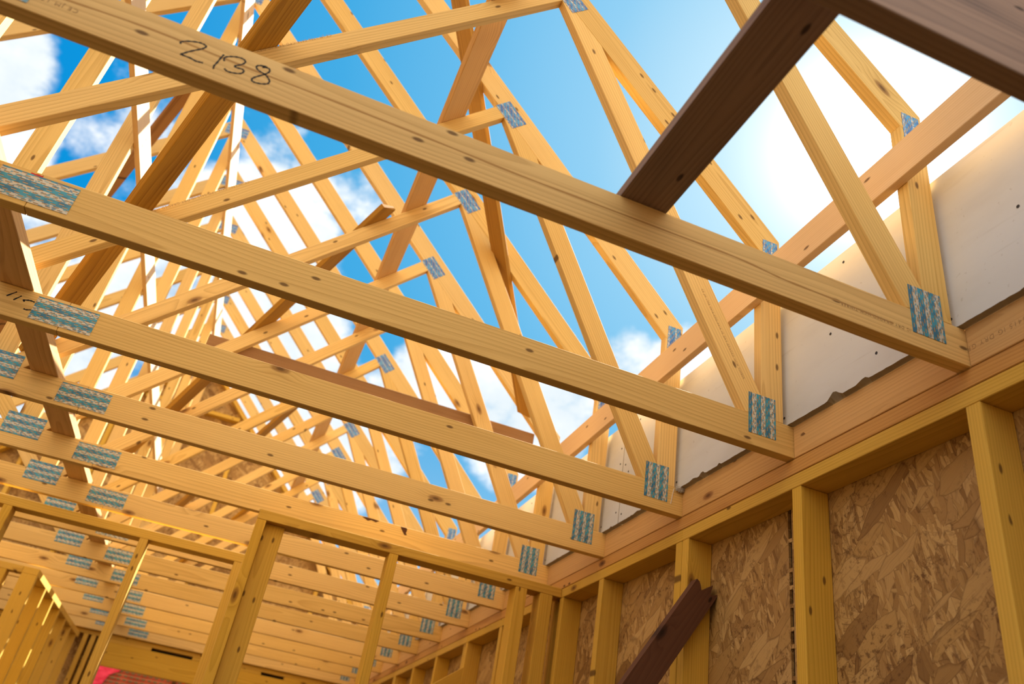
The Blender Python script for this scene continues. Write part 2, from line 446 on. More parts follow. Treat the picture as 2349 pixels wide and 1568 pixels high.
# ------------------------------------------------------------------ marks on the timber
def ribbon_bm(bm, pts, wid, y, mat_index=0, th=0.0003):
    """flat marker stroke on an XZ face at y (seen from -Y)"""
    P = [Vector((p[0], 0, p[1])) for p in pts]
    # smooth with Catmull-Rom
    Q = []
    for i in range(len(P) - 1):
        a = P[max(i - 1, 0)]; b = P[i]; c = P[i + 1]; d = P[min(i + 2, len(P) - 1)]
        for k in range(4):
            u = k / 4
            Q.append(0.5 * ((2 * b) + (c - a) * u + (2 * a - 5 * b + 4 * c - d) * u * u + (3 * b - a - 3 * c + d) * u ** 3))
    Q.append(P[-1])
    rows = []
    for i, q in enumerate(Q):
        tg = (Q[min(i + 1, len(Q) - 1)] - Q[max(i - 1, 0)])
        if tg.length < 1e-9: tg = Vector((1, 0, 0))
        tg.normalize(); nrm = Vector((-tg.z, 0, tg.x))
        w = wid * (0.85 + 0.25 * math.sin(i * 1.7)) * 0.5
        rows.append([Vector((q.x, y, q.z)) + nrm * w, Vector((q.x, y, q.z)) - nrm * w])
    vs = [[bm.verts.new(v) for v in r] + [bm.verts.new(v + Vector((0, -th, 0))) for v in r] for r in rows]
    for a, b in zip(vs, vs[1:]):
        for f in ((a[2], a[3], b[3], b[2]), (a[0], b[0], b[1], a[1]), (a[0], a[2], b[2], b[0]), (a[1], b[1], b[3], a[3])):
            bm.faces.new(f).material_index = mat_index
    for e in (vs[0], vs[-1]): bm.faces.new((e[0], e[1], e[3], e[2])).material_index = mat_index
def world_of(o):
    m = o.matrix_basis.copy(); p = o.parent
    while p is not None: m = p.matrix_basis @ m; p = p.parent
    return m
def sub(name, bm, mat, par, label=None):
    """mesh given in world space, parented to a part"""
    bmesh.ops.recalc_face_normals(bm, faces=bm.faces)
    me = bpy.data.meshes.new(name); bm.to_mesh(me); bm.free(); me.materials.append(mat)
    o = bpy.data.objects.new(name, me); link(o); o.parent = par
    o.matrix_basis = world_of(par).inverted()
    if label: o['label'] = label
    return o
def fix_basis(o):
    # location of empties is kept in matrix_basis already
    return o

STROKES = [
 [(-1.699, 0.052), (-1.701, 0.055), (-1.699, 0.058), (-1.691, 0.064), (-1.68, 0.069), (-1.671, 0.071), (-1.664, 0.07), (-1.661, 0.068), (-1.662, 0.064), (-1.666, 0.058), (-1.674, 0.05), (-1.683, 0.04), (-1.689, 0.032), (-1.691, 0.029), (-1.688, 0.029), (-1.675, 0.029), (-1.665, 0.027), (-1.658, 0.028), (-1.653, 0.029)],
 [(-1.629, 0.065), (-1.631, 0.056), (-1.633, 0.042), (-1.635, 0.032), (-1.634, 0.026), (-1.633, 0.025)],
 [(-1.624, 0.051), (-1.626, 0.057), (-1.624, 0.062), (-1.617, 0.067), (-1.608, 0.071), (-1.599, 0.072), (-1.594, 0.07), (-1.592, 0.066), (-1.595, 0.059), (-1.602, 0.052), (-1.605, 0.048), (-1.6, 0.047), (-1.592, 0.048), (-1.588, 0.046), (-1.588, 0.042), (-1.591, 0.037), (-1.6, 0.033), (-1.609, 0.031), (-1.615, 0.032), (-1.618, 0.035)],
 [(-1.559, 0.072), (-1.563, 0.07), (-1.556, 0.073), (-1.551, 0.072), (-1.549, 0.068), (-1.55, 0.063), (-1.555, 0.055), (-1.564, 0.045), (-1.569, 0.038), (-1.57, 0.033), (-1.567, 0.03), (-1.56, 0.03), (-1.55, 0.033), (-1.543, 0.038), (-1.542, 0.044), (-1.544, 0.048), (-1.549, 0.053), (-1.557, 0.057), (-1.565, 0.059), (-1.571, 0.063), (-1.572, 0.068), (-1.569, 0.071), (-1.562, 0.074), (-1.555, 0.074)]]
bpy.context.view_layer.update()
t1 = trusses[1]
bm = bmesh.new()
for s in STROKES: ribbon_bm(bm, s, 0.0034, TY(1) - 0.0001)
sub('handwriting', bm, M['ink'], child(t1, 'bottom_chord', 0), 'number 2138 handwritten in black marker')
bm = bmesh.new()
ribbon_bm(bm, [(-1.95, 0.048), (-1.887, 0.052), (-1.756, 0.059), (-1.576, 0.056), (-1.401, 0.056), (-1.242, 0.054), (-1.071, 0.05), (-0.90, 0.051), (-0.727, 0.052), (-0.59, 0.053), (-0.506, 0.046), (-0.466, 0.043), (-0.375, 0.042), (-0.282, 0.04), (-0.198, 0.038)], 0.0046, TY(1) - 0.0001, th=0.0001)
sub('pith_streak', bm, M['streak'], child(t1, 'bottom_chord', 0), 'long dark pith line in the wood')
bm = bmesh.new()
for s in ([(-2.178, 0.059), (-2.159, 0.08)], [(-2.157, 0.053), (-2.143, 0.072)], [(-2.129, 0.058), (-2.134, 0.061), (-2.123, 0.065), (-2.115, 0.066), (-2.105, 0.065)], [(-2.122, 0.036), (-2.115, 0.035), (-2.104, 0.039)]):
    ribbon_bm(bm, s, 0.0042, TY(3) - 0.0001)
sub('handwriting', bm, M['ink'], child(trusses[3], 'bottom_chord', 1), 'short black marker strokes')
bm = bmesh.new()
ribbon_bm(bm, [(-2.043, 0.0885), (-2.03, 0.0895), (-2.017, 0.0895)], 0.005, TY(2) - 0.0001)
sub('crayon_smear', bm, M['red'], child(trusses[2], 'bottom_chord', 0), 'red crayon smear')

def stamp(text, origin, xdir, up, size, par):
    """printed grade stamp: flat lettering lying on a face"""
    cu = bpy.data.curves.new('tmp_text', 'FONT'); cu.body = text; cu.size = size; cu.extrude = 0.0001; cu.space_character = 1.25; cu.offset = -size * 0.012
    o = bpy.data.objects.new('tmp_text', cu); link(o)
    bpy.context.view_layer.update()
    me = bpy.data.meshes.new_from_object(o.evaluated_get(bpy.context.evaluated_depsgraph_get()))
    bpy.data.objects.remove(o)
    x = Vector(xdir).normalized(); u = Vector(up); u = (u - x * u.dot(x)).normalized(); nrm = x.cross(u)
    W = Matrix.Translation(Vector(origin)) @ Matrix((x, u, nrm)).transposed().to_4x4()
    me.transform(W); me.materials.clear(); me.materials.append(M['stamp'])
    ob = bpy.data.objects.new('grade_stamp', me); link(ob); ob.parent = par
    ob.matrix_basis = world_of(par).inverted()
    ob['label'] = 'faint printed grading stamp'
    return ob
y1 = TY(1) - 0.0003
stamp('CE JM 1706 0416-CPD', (-1.862, y1, 0.040), (-1, 0, 0), (0, 0, -1), 0.0125, child(t1, 'bottom_chord', 0))
stamp('IG DRY GRADED HCM TIMBER', (-0.152, y1, 0.040), (-1, 0, 0.01), (0, 0, -1), 0.011, child(t1, 'bottom_chord', 0))
y2 = TY(2) - 0.0003
stamp('CE JM 1706 0416-CPD-0416 IG DRY GRADED HCM TIMBER', (-0.313, y2, 0.458), (0.154, 0, -0.272), (0.87, 0, 0.5), 0.0095, child(trusses[2], 'heel_web', 0))
stamp('CE JM 1706 0416-CPD-5415 IG DRY', (-1.566, y2, 0.878), (-0.152, 0, -0.158), (0.7, 0, -0.7), 0.0125, child(trusses[2], 'diagonal_web', 0))
y3 = TY(3) - 0.0003
stamp('CE JM 1706 0416-CPD-5415 IG DRY GRADED HCM', (-1.71, y3, 0.728), (-0.213, 0, -0.222), (0.7, 0, -0.7), 0.0125, child(trusses[3], 'diagonal_web', 0))

# ------------------------------------------------------------------ binders, braces, planks
def thing(o, label, cat, group=None): return tag(o, label, cat, group)
nrm_web = Vector((-W45s, 0, 1)).normalized()
def on_web(x, y, off=0.0):
    return Vector((x, y, W45b + W45s * x)) + nrm_web * off
BT = 0.022
def web_brace(p, q, w, mat, label, group=None, t=BT, name='diagonal_brace'):
    a = on_web(*p, off=t / 2 + 0.0008); b = on_web(*q, off=t / 2 + 0.0008)
    o = timber(name, a, b, w, t, nrm_web, mat)
    return thing(o, label, 'timber brace', group)
web_brace((-1.46, -0.02), (-2.24, 1.83), 0.098, M['brace'], 'orange brown diagonal brace crossing behind the chord just right of the number 2138')
web_brace((-1.212, 1.725), (-2.06, 3.28), 0.098, M['brace'], 'orange brown diagonal brace whose top end shows left of the long tan binder board')
web_brace((-1.212, 3.595), (-2.04, 5.10), 0.098, M['brace'], 'orange brown diagonal brace farther back, its top end above the horizontal board')
web_brace((-1.212, 5.52), (-2.04, 6.95), 0.098, M['brace'], 'orange brown diagonal brace deepest in the roof, near the strand board gable')
web_brace((-1.098, 0.52), (-1.098, 7.15), 0.12, M['tan'], 'long tan binder board running lengthways over the right hand webs', name='longitudinal_binder')
# brace under the right rafters
nr = Vector((-1, 0, -1)).normalized()
def under_rafter(x, y, off): return Vector((x, y, RL - x)) + nr * off
timber('diagonal_brace', under_rafter(-1.56, 0.52, BT / 2 + 0.0008), under_rafter(-0.235, 2.385, BT / 2 + 0.0008), 0.098, BT, nr, M['brace'])
thing(bpy.context.scene.objects[-1] if False else [o for o in COL.objects if o.name.startswith('diagonal_brace')][-1], 'steep orange brown brace under the right hand rafters, ending at the brown board', 'timber brace')
# brace under the left rafters
nl = Vector((1, 0, -1)).normalized()
def under_left(x, y, off): return Vector((x, y, RL + SPAN + x)) + nl * off
o = timber('diagonal_brace', under_left(-2.42, 2.72, BT / 2 + 0.0008), under_left(-3.75, 5.5, BT / 2 + 0.0008), 0.098, BT, nl, M['aged'])
thing(o, 'brown diagonal brace under the left hand rafters, seen between the king posts', 'timber brace')
# horizontal brown board behind truss 5
o = timber('horizontal_board', (-1.80, 2.4478, 0.712), (-0.16, 2.4478, 0.712), 0.024, 0.075, (0, 0, 1), M['aged'])
thing(o, 'brown horizontal board across the webs, below the clouds at right of centre', 'board')
# ridge and king post binders
o = timber('ridge_binder', (XC + 0.036 + 0.0115, 0.3, 2.69), (XC + 0.036 + 0.0115, 7.2, 2.69), 0.022, 0.20, (0, 0, 1), M['pale'])
thing(o, 'sunlit upper binder board along the king posts just below the roof ridge', 'binder board')
o = timber('king_post_binder', (XC + 0.036 + 0.0115, 0.3, 1.225), (XC + 0.036 + 0.0115, 7.2, 1.225), 0.022, 0.122, (0, 0, 1), M['pale'])
thing(o, 'sunlit lower binder board along the king posts at mid height', 'binder board')
# binder along the heel posts (two lapped lengths)
xb = -0.105 - 0.0130
o = timber('heel_binder', (xb, -1.25, 0.562), (xb, 3.05, 0.520), 0.025, 0.115, (0, 0, 1), M['pale'])
thing(o, 'near length of pale binder board nailed along the heel posts above the right wall', 'binder board')
o = timber('heel_binder', (xb, 3.07, 0.520), (xb, 7.2, 0.50), 0.025, 0.115, (0, 0, 1), M['pale'])
thing(o, 'far length of binder board along the heel posts, beyond the first length', 'binder board')
# binder lying on the bottom chords at left
o = timber('ceiling_binder', (-2.168, -1.2, 0.097 + 0.019), (-2.168, 7.2, 0.097 + 0.019), 0.092, 0.036, (0, 0, 1), M['tan'])
thing(o, 'brown binder lying on the bottom chords beside the splice plates at left', 'binder board')
# weathered plank across the two nearest chords
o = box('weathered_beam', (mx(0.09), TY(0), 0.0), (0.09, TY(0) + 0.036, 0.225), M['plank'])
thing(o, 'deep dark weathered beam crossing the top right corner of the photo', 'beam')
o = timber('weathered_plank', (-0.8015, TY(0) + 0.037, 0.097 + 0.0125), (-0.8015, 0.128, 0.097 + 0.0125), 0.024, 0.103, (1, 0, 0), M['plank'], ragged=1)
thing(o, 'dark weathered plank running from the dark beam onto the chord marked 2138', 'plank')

# ------------------------------------------------------------------ blocking between the chord ends
SIDE = {0: 1, 1: -1}
bl = []
for n in range(0, N_LAST):
    y0 = TY(n) + TH + 0.001; y1_ = TY(n + 1) - 0.001
    o = box('blocking_piece', (0.0, y0, 0.0), (0.036, y1_, 0.0965), M['block'])
    if n == 0: lab = 'timber blocking with a printed stamp, at the right edge under the plasterboard'
    elif n == 1: lab = 'timber blocking over the right wall, between the truss marked 2138 and the next'
    else: lab = 'timber blocking over the right wall, between %s and %s truss behind number 2138' % (
        ['', 'first', 'second', 'third', 'fourth', 'fifth', 'sixth', 'seventh', 'eighth', 'ninth', 'tenth', 'eleventh', 'twelfth'][n - 1],
        ['', 'first', 'second', 'third', 'fourth', 'fifth', 'sixth', 'seventh', 'eighth', 'ninth', 'tenth', 'eleventh', 'twelfth'][n])
    thing(o, lab, 'timber block', 'blocking pieces between the truss ends')
    bl.append(o)
ob = stamp('0416-CPD-5415 IG DRY GRADED', (-0.0003, -0.245, 0.049), (0, 1, 0), (0, 0, -1), 0.017, bl[0])

# ------------------------------------------------------------------ plasterboard sheets standing on the chord ends
def gyp_sheet(y0, y1, label, seed):
    rnd = random.Random(seed)
    x0, x1 = -0.018, 0.005
    zt, zb = 0.54, 0.0978
    bm = bmesh.new()
    ys = []; k = int((y1 - y0) / 0.012)
    for i in range(k + 1): ys.append(y0 + (y1 - y0) * i / k)
    bot = []
    for y in ys:
        j = rnd.random()
        d = 0.0012 * rnd.random() + (0.006 * rnd.random() if j > 0.93 else 0)
        for cy, cw, cd_ in CHIPS:
            if abs(y - cy) < cw: d += cd_ * (1 - abs(y - cy) / cw)
        bot.append(zb + d)
    front = [[bm.verts.new((x0, y, zt)), bm.verts.new((x0, y, b))] for y, b in zip(ys, bot)]
    back = [[bm.verts.new((x1, y, zt)), bm.verts.new((x1, y, zb))] for y, b in zip(ys, bot)]
    for i in range(k):
        bm.faces.new((front[i][0], front[i][1], front[i + 1][1], front[i + 1][0])).material_index = 0
        bm.faces.new((back[i][0], back[i + 1][0], back[i + 1][1], back[i][1])).material_index = 0
        bm.faces.new((front[i][1], back[i][1], back[i + 1][1], front[i + 1][1])).material_index = 1
        bm.faces.new((front[i][0], front[i + 1][0], back[i + 1][0], back[i][0])).material_index = 1
    for i in (0, k): bm.faces.new((front[i][0], front[i][1], back[i][1], back[i][0])).material_index = 1
    o = to_obj('plasterboard_sheet', bm, [M['gyp'], M['gypcore']], Matrix.Identity(4))
    # screw heads
    for yy, zz in SCREWS:
        if y0 + 0.005 < yy < y1 - 0.005:
            b2 = bmesh.new()
            bmesh.ops.create_cone(b2, cap_ends=True, segments=12, radius1=0.0042, radius2=0.0036, depth=0.0012)
            s = to_obj('screw', b2, M['steel'], Matrix.Translation((x0 - 0.0003, yy, zz)) @ Matrix.Rotation(PI / 2, 4, 'Y'))
            s.parent = o; s.matrix_basis = o.matrix_basis.inverted() @ s.matrix_basis
    return thing(o, label, 'plasterboard', 'plasterboard sheets above the right wall')
SCREWS = []
CHIPS = [(0.405, 0.03, 0.022), (0.30, 0.025, 0.008), (1.05, 0.02, 0.014), (1.10, 0.012, 0.008), (1.50, 0.03, 0.006), (2.1, 0.02, 0.006)]
for n in range(0, 13):
    yy = TY(n)
    SCREWS += [(yy + 0.02 + 0.59, 0.125), (yy + 0.24, 0.155), (yy + 0.40, 0.30), (yy + 0.33, 0.505), (yy + 0.10, 0.50), (yy + 0.14, 0.32)]
SCREWS = [(y + 0.004, z) for y, z in SCREWS]
for z in (0.13, 0.2, 0.27, 0.34, 0.41, 0.48):
    SCREWS += [(1.635, z), (1.685, z + 0.02)]
gyp_sheet(-1.2, 0.034, 'grey plasterboard sheet at the right edge, under the sun', 1)
gyp_sheet(0.037, 1.657, 'large grey plasterboard sheet with a chipped lower edge, right of the truss marked 2138', 2)
gyp_sheet(1.661, 3.28, 'grey plasterboard sheet beyond the first vertical board joint', 3)
gyp_sheet(3.284, 7.2, 'farthest plasterboard sheet above the right wall, mostly hidden by the chord ends', 4)

# ------------------------------------------------------------------ side walls
def wall(side):
    sx = (lambda x: x) if side == 'right' else mx
    w = empty('wall_' + side, (sx(0.045), 3.0, FLOOR_Z))
    tag(w, 'timber stud wall with strand board sheathing on the %s' % side, 'stud wall', kind='structure')
    def b(name, lo, hi, mat, **kw):
        x0, x1 = sorted((sx(lo[0]), sx(hi[0])))
        return box(name, (x0, lo[1], lo[2]), (x1, hi[1], hi[2]), mat, w, **kw)
    ya, yb = -1.9, 7.36
    b('head_binder', (0, ya, -0.0455), (0.089, yb, -0.0028), M['binder'])
    for y0, y1 in ((ya, 1.1885), (1.1895, 3.585), (3.587, 5.4), (5.401, yb)):
        b('top_plate', (0, y0, -0.0868), (0.089, y1, -0.0480), M['stud'])
    st = [-1.81, -1.21, -0.609, -0.009, 0.576, 1.149, 1.191, 1.783, 2.177, 2.262, 2.967, 3.547, 3.588, 4.20, 4.80, 5.362, 5.402, 6.0, 6.6, 7.2]
    for y in st:
        b('stud', (0, y, FLOOR_Z + 0.04), (0.089, y + 0.038, -0.0872), M['stud'], bev=0.002)
    b('sole_plate', (0, ya, FLOOR_Z + 0.0005), (0.089, yb, FLOOR_Z + 0.0395), M['stud'])
    for y0, y1 in ((ya, -0.461), (-0.459, 0.737), (0.752, 1.948), (1.951, 3.15), (3.153, 4.35), (4.353, 5.55), (5.553, yb)):
        b('strand_board', (0.0895, y0, FLOOR_Z), (0.0985, y1, 0.0), M['osb'], bev=0, axis=1)
    b('membrane', (0.0990, ya, FLOOR_Z), (0.1005, yb, 0.0), M['membrane'], bev=0, axis=1)
    # slivers of packing bridging the open board joint
    z = -0.17
    k = 0
    while z > FLOOR_Z + 0.1:
        b('joint_sliver', (0.0895, 0.7372, z - 0.011), (0.0980, 0.7518, z), M['osb'], bev=0)
        z -= (0.085, 0.048, 0.05, 0.062, 0.044, 0.08)[k % 6]; k += 1
    return w
wall('right'); wall('left')
w = empty('wall_front', (XC, -2.245, FLOOR_Z)); tag(w, 'unseen stud wall added behind the viewer to shade the lower room', 'stud wall', kind='structure')  # unseen wall, added to keep low sky light off the studs
box('top_plate', (mx(-0.001), -2.289, -0.0868), (-0.001, -2.2, -0.0005), M['stud'], w)
for k in range(0, 8):
    box('stud', (-0.045 - 0.65 * k, -2.289, FLOOR_Z + 0.04), (-0.007 - 0.65 * k, -2.2, -0.0872), M['stud'], w)
box('sole_plate', (mx(-0.001), -2.289, FLOOR_Z + 0.0005), (-0.001, -2.2, FLOOR_Z + 0.0395), M['stud'], w)
box('membrane', (mx(-0.001), -2.2985, FLOOR_Z), (-0.001, -2.2895, 0.0), M['membrane'], w, bev=0, axis=0)  # black sheet chosen to cut light bouncing off this added wall

# ------------------------------------------------------------------ stud partitions
def partition(name, loc, label):
    e = empty(name, loc); tag(e, label, 'stud partition'); return e
zt, zb = -0.0470, -0.0862
p = partition('stud_partition', (-0.67, 2.245, FLOOR_Z), 'yellow stud partition meeting the right wall, thick end post left of centre')
ya, yb = 2.205, 2.2615
ya, yb = 2.2, 2.2615
box('top_plate', (-1.331, 2.2, zb), (-0.001, 2.289, zt), M['stud'], p)
box('stud', (-1.2925, 2.238, FLOOR_Z + 0.04), (-1.214, 2.289, zb - 0.0005), M['stud'], p, bev=0.002)
for x0, x1 in ((-1.331, -1.293), (-0.779, -0.741), (-0.212, -0.160), (-0.098, -0.040)):
    box('stud', (x0, 2.2, FLOOR_Z + 0.04), (x1, 2.289, zb - 0.0005), M['stud'], p, bev=0.002)
box('sole_plate', (-1.331, 2.2, FLOOR_Z + 0.0005), (-0.001, 2.289, FLOOR_Z + 0.0395), M['stud'], p)
p2 = partition('stud_partition', (-2.2, 3.045, FLOOR_Z), 'yellow stud partition left of the thick end post, running to the left edge')
box('top_plate', (-3.3, 3.0, zb - 0.002), (-1.334, 3.089, zt), M['stud'], p2)
for x0 in (-3.03, -2.43 + 0.02, -1.812, -1.372):
    box('stud', (x0, 3.0, FLOOR_Z + 0.04), (x0 + 0.038, 3.089, zb - 0.0025), M['stud'], p2, bev=0.002)
box('sole_plate', (-3.3, 3.0, FLOOR_Z + 0.0005), (-1.334, 3.089, FLOOR_Z + 0.0395), M['stud'], p2)
p3 = partition('stud_partition', (-2.53, 5.9, FLOOR_Z), 'closely studded partition with sunlit corner at lower left, running away to the far wall')
box('top_plate', (-2.577, 4.65, zb), (-2.485, 7.235, zt), M['stud'], p3)
for y0 in (4.65, 5.05, 5.45, 5.85, 6.25, 6.65, 7.05):
    box('stud', (-2.577, y0, FLOOR_Z + 0.04), (-2.485, y0 + 0.038, zb - 0.0005), M['stud'], p3, bev=0.002)
box('sole_plate', (-2.577, 4.65, FLOOR_Z + 0.0005), (-2.485, 7.235, FLOOR_Z + 0.0395), M['stud'], p3)
p4 = partition('stud_partition', (-3.2, 4.695, FLOOR_Z), 'short return of stud partition at the lower left edge, left of the sunlit corner')
box('top_plate', (-4.55, 4.65, zb), (-2.578, 4.739, zt), M['stud'], p4)
for x0 in (-2.70, -3.24, -3.84, -4.44):
    box('stud', (x0, 4.65, FLOOR_Z + 0.04), (x0 + 0.038, 4.739, zb - 0.0005), M['stud'], p4, bev=0.002)
box('sole_plate', (-4.55, 4.65, FLOOR_Z + 0.0005), (-2.578, 4.739, FLOOR_Z + 0.0395), M['stud'], p4)

# ------------------------------------------------------------------ far end wall with a window opening
w = empty('wall_back', (XC, 7.3, FLOOR_Z)); tag(w, 'far end wall with deep yellow lintel over a window opening', 'end wall', kind='structure')
wy0, wy1 = 7.237, 7.326
XL, XR = mx(-0.002), -0.002
box('head_plate', (XL, wy0, -0.040), (XR, wy1, -0.0005), M['stud'], w)
ox0, ox1 = -2.185, -0.30
# lintel in three timbers, slots left between the packers
box('lintel', (ox0 - 0.1, wy0, -0.262), (ox1 + 0.1, wy1, -0.068), M['stud'], w)
for x0, x1 in ((ox0 - 0.1, -1.866), (-1.50, -0.87), (-0.655, ox1 + 0.1)):
    box('packer', (x0, wy0, -0.0675), (x1, wy1, -0.0405), M['stud'], w, axis=0)
box('membrane', (-1.866, wy1 - 0.02, -0.0675), (-0.655, wy1 - 0.015, -0.0405), M['membrane'], w, bev=0, axis=0)
for x0 in (ox0 - 0.14, ox0 - 0.2, ox1 + 0.101, ox1 + 0.16, -2.45):
    box('stud', (x0, wy0, FLOOR_Z + 0.04), (x0 + 0.038, wy1, -0.0405), M['stud'], w)
for x0 in (-4.6, -4.0, -3.4, -2.9):
    box('stud', (x0, wy0, FLOOR_Z + 0.04), (x0 + 0.038, wy1, -0.0405), M['stud'], w)
for x0 in (ox0 - 0.1, -1.55, -0.95, ox1 + 0.062):
    box('cripple_stud', (x0, wy0, FLOOR_Z + 0.04), (x0 + 0.038, wy1, -1.30 if x0 not in (ox0 - 0.1, ox1 + 0.062) else -0.2625), M['stud'], w)
box('sill_rail', (ox0 - 0.06, wy0, -1.2995), (ox1 + 0.06, wy1, -1.262), M['stud'], w)
box('sole_plate', (XL, wy0, FLOOR_Z + 0.0005), (XR, wy1, FLOOR_Z + 0.0395), M['stud'], w)
box('strand_board', (XL, wy1 + 0.001, FLOOR_Z), (ox0 - 0.062, wy1 + 0.010, 0.0), M['osb'], w, bev=0, axis=0)
box('strand_board', (ox1 + 0.062, wy1 + 0.001, FLOOR_Z), (XR, wy1 + 0.010, 0.0), M['osb'], w, bev=0, axis=0)
box('strand_board', (ox0 - 0.061, wy1 + 0.001, FLOOR_Z), (ox1 + 0.061, wy1 + 0.010, -1.262), M['osb'], w, bev=0, axis=0)

# gable spandrel panel over the end wall
g = empty('gable_panel', (XC, 7.29, 0)); tag(g, 'triangular strand board gable panel in a yellow frame at the far roof end', 'gable panel')
gx = 0.0; ga = 0.545          # panel edge z = ga - x
zbz = 0.0015
def gz(x): return ga - x if x > XC else ga + SPAN + x
prism_xz('strand_board', [(mx(0.0), zbz), (0.0, zbz), (0.0, gz(-0.0001)), (XC, ga - XC), (mx(0.0), gz(-0.0001))], wy1 + 0.0, wy1 + 0.009, (0, 0), (1, 0), M['osb'], g, bev=0)
for s in (0, 1):
    q = flip([(0.0, ga - 0.06), (0.0, ga), (XC, ga - XC), (XC, ga - XC - 0.06)], s)
    prism_xz('frame_rafter', q, wy0 + 0.001, wy1 - 0.001, q[1], q[2], M['stud'], g)
box('frame_rail', (mx(-0.46), wy0 + 0.001, zbz), (-0.46 + 0.46, wy1 - 0.001, 0.040), M['stud'], g)
zr_ = 2.275
xr_ = ga - zr_ - 0.06
box('frame_rail', (mx(xr_ - 0.05), wy0 + 0.001, zr_ - 0.02), (xr_ - 0.05, wy1 - 0.001, zr_ + 0.02), M['stud'], g)
for k in range(-3, 4):
    x = -1.785 + 0.6 * k
    if abs(x - XC) > 2.1: continue
    top = min(gz(x - 0.02), gz(x + 0.02)) - 0.066 if not (zr_ < gz(x) - 0.1) else zr_ - 0.0205
    box('frame_stud', (x - 0.019, wy0 + 0.001, 0.0405), (x + 0.019, wy1 - 0.001, top), M['stud'], g)

# string and scrap of plastic caught on a chord end
st = empty('string_scrap', (-0.012, 1.195, 0.097)); tag(st, 'white string with a crumpled plastic scrap caught on a chord end at the plasterboard', 'string')
sp_pts = [(-0.034, 0.099), (-0.036, 0.088), (-0.040, 0.068), (-0.0425, 0.050), (-0.045, 0.034)]
cu = bpy.data.curves.new('string', 'CURVE'); cu.dimensions = '3D'; cu.bevel_depth = 0.0011; cu.bevel_resolution = 2
spl = cu.splines.new('POLY'); spl.points.add(len(sp_pts) - 1)
for q, (x, z) in zip(spl.points, sp_pts): q.co = (x, 1.1985 if z < 0.098 else 1.205, z, 1)
tmp = bpy.data.objects.new('string', cu); link(tmp); bpy.context.view_layer.update()
me = bpy.data.meshes.new_from_object(tmp.evaluated_get(bpy.context.evaluated_depsgraph_get())); bpy.data.objects.remove(tmp)
me.materials.clear(); me.materials.append(plain('white_string', (0.75, 0.72, 0.68), 0.8))
so_ = bpy.data.objects.new('string', me); link(so_); so_.parent = st; so_.matrix_basis = Matrix.Translation(st.location).inverted()
bm = bmesh.new(); bmesh.ops.create_icosphere(bm, subdivisions=3, radius=1.0)
rr = random.Random(5)
for v in bm.verts:
    f = 1 + 0.35 * math.sin(v.co.x * 7 + 1) * math.cos(v.co.y * 9) + rr.uniform(-0.12, 0.12)
    v.co = Vector((v.co.x * 0.017 * f, v.co.y * 0.007 * f, v.co.z * 0.010 * f))
to_obj('plastic_scrap', bm, plain('grey_plastic', (0.42, 0.38, 0.33), 0.5), Matrix.Translation((-0.014, 1.191, 0.092)), st)
# torn bark stains on the fifth chord
for pts_ in ([(-0.905, 0.093), (-0.885, 0.0955), (-0.85, 0.0955), (-0.825, 0.0935), (-0.84, 0.084), (-0.862, 0.088), (-0.876, 0.082)],
             [(-0.727, 0.0955), (-0.700, 0.0955), (-0.694, 0.089), (-0.697, 0.072), (-0.690, 0.064), (-0.702, 0.062), (-0.712, 0.074), (-0.722, 0.086)]):
    bm = bmesh.new()
    a = [bm.verts.new((x, TY(5) - 0.0001, z)) for x, z in pts_]; b = [bm.verts.new((x, TY(5) - 0.0006, z)) for x, z in pts_]
    bm.faces.new(a); bm.faces.new(b[::-1]); n_ = len(a)
    for i in range(n_): bm.faces.new((a[i], a[(i + 1) % n_], b[(i + 1) % n_], b[i]))
    sub('bark_stain', bm, plain('bark_brown', (0.10, 0.04, 0.015), 0.9) if 'bark_brown' not in bpy.data.materials else bpy.data.materials['bark_brown'], child(trusses[5], 'bottom_chord', 0), 'torn dark bark patch')

# ------------------------------------------------------------------ raking props
d = Vector((-0.54, 0, -0.842)).normalized()
top = Vector((0.056, 1.129, -0.240)); L = (top.z - FLOOR_Z - 0.03) / -d.z
o = timber('raking_prop', top + d * L, top, 0.036, 0.084, (0.842, 0, -0.54), M['prop'], ragged=1)
thing(o, 'dark brown raking prop with a split top end, leaning on a stud at lower right', 'timber prop')
d = Vector((-0.79, 0, -0.612)).normalized()
top = Vector((0.060, 3.566, -0.224)); L = (top.z - FLOOR_Z - 0.045) / -d.z
o = timber('raking_prop', top + d * L, top, 0.036, 0.072, (0.612, 0, -0.79), M['stud'])
thing(o, 'yellow raking prop with square end, among far studs of the right wall', 'timber prop')

# ------------------------------------------------------------------ pack of bricks outside the window
bk = empty('brick_pack', (-1.75, 8.3, FLOOR_Z)); tag(bk, 'pack of red perforated bricks in pink shrink film, outside the far window', 'brick pack')
box('brick_stack', (-2.30, 7.95, FLOOR_Z - 0.05), (-0.95, 8.9, -0.165), M['brick'], bk, bev=0.004, axis=0)
for x0, m_ in ((-1.62, 'strap'), (-1.53, 'redstrap')):
    box('strap', (x0, 7.943, FLOOR_Z), (x0 + 0.035, 7.949, -0.165), M[m_], bk, bev=0)
bm = bmesh.new()
pts = [(-2.31, -0.155), (-2.06, -0.155), (-2.12, -0.225), (-2.19, -0.265), (-2.225, -0.36), (-2.25, FLOOR_Z + 0.02), (-2.31, FLOOR_Z + 0.02)]
a = [bm.verts.new((x, 7.935 - 0.006 * (i % 2), z)) for i, (x, z) in enumerate(pts)]
b = [bm.verts.new((x, 7.948, z)) for x, z in pts]
bm.faces.new(a); bm.faces.new(b[::-1])
for i in range(len(pts)): bm.faces.new((a[i], a[(i + 1) % len(pts)], b[(i + 1) % len(pts)], b[i]))
to_obj('shrink_film', bm, M['film'], Matrix.Identity(4), bk)
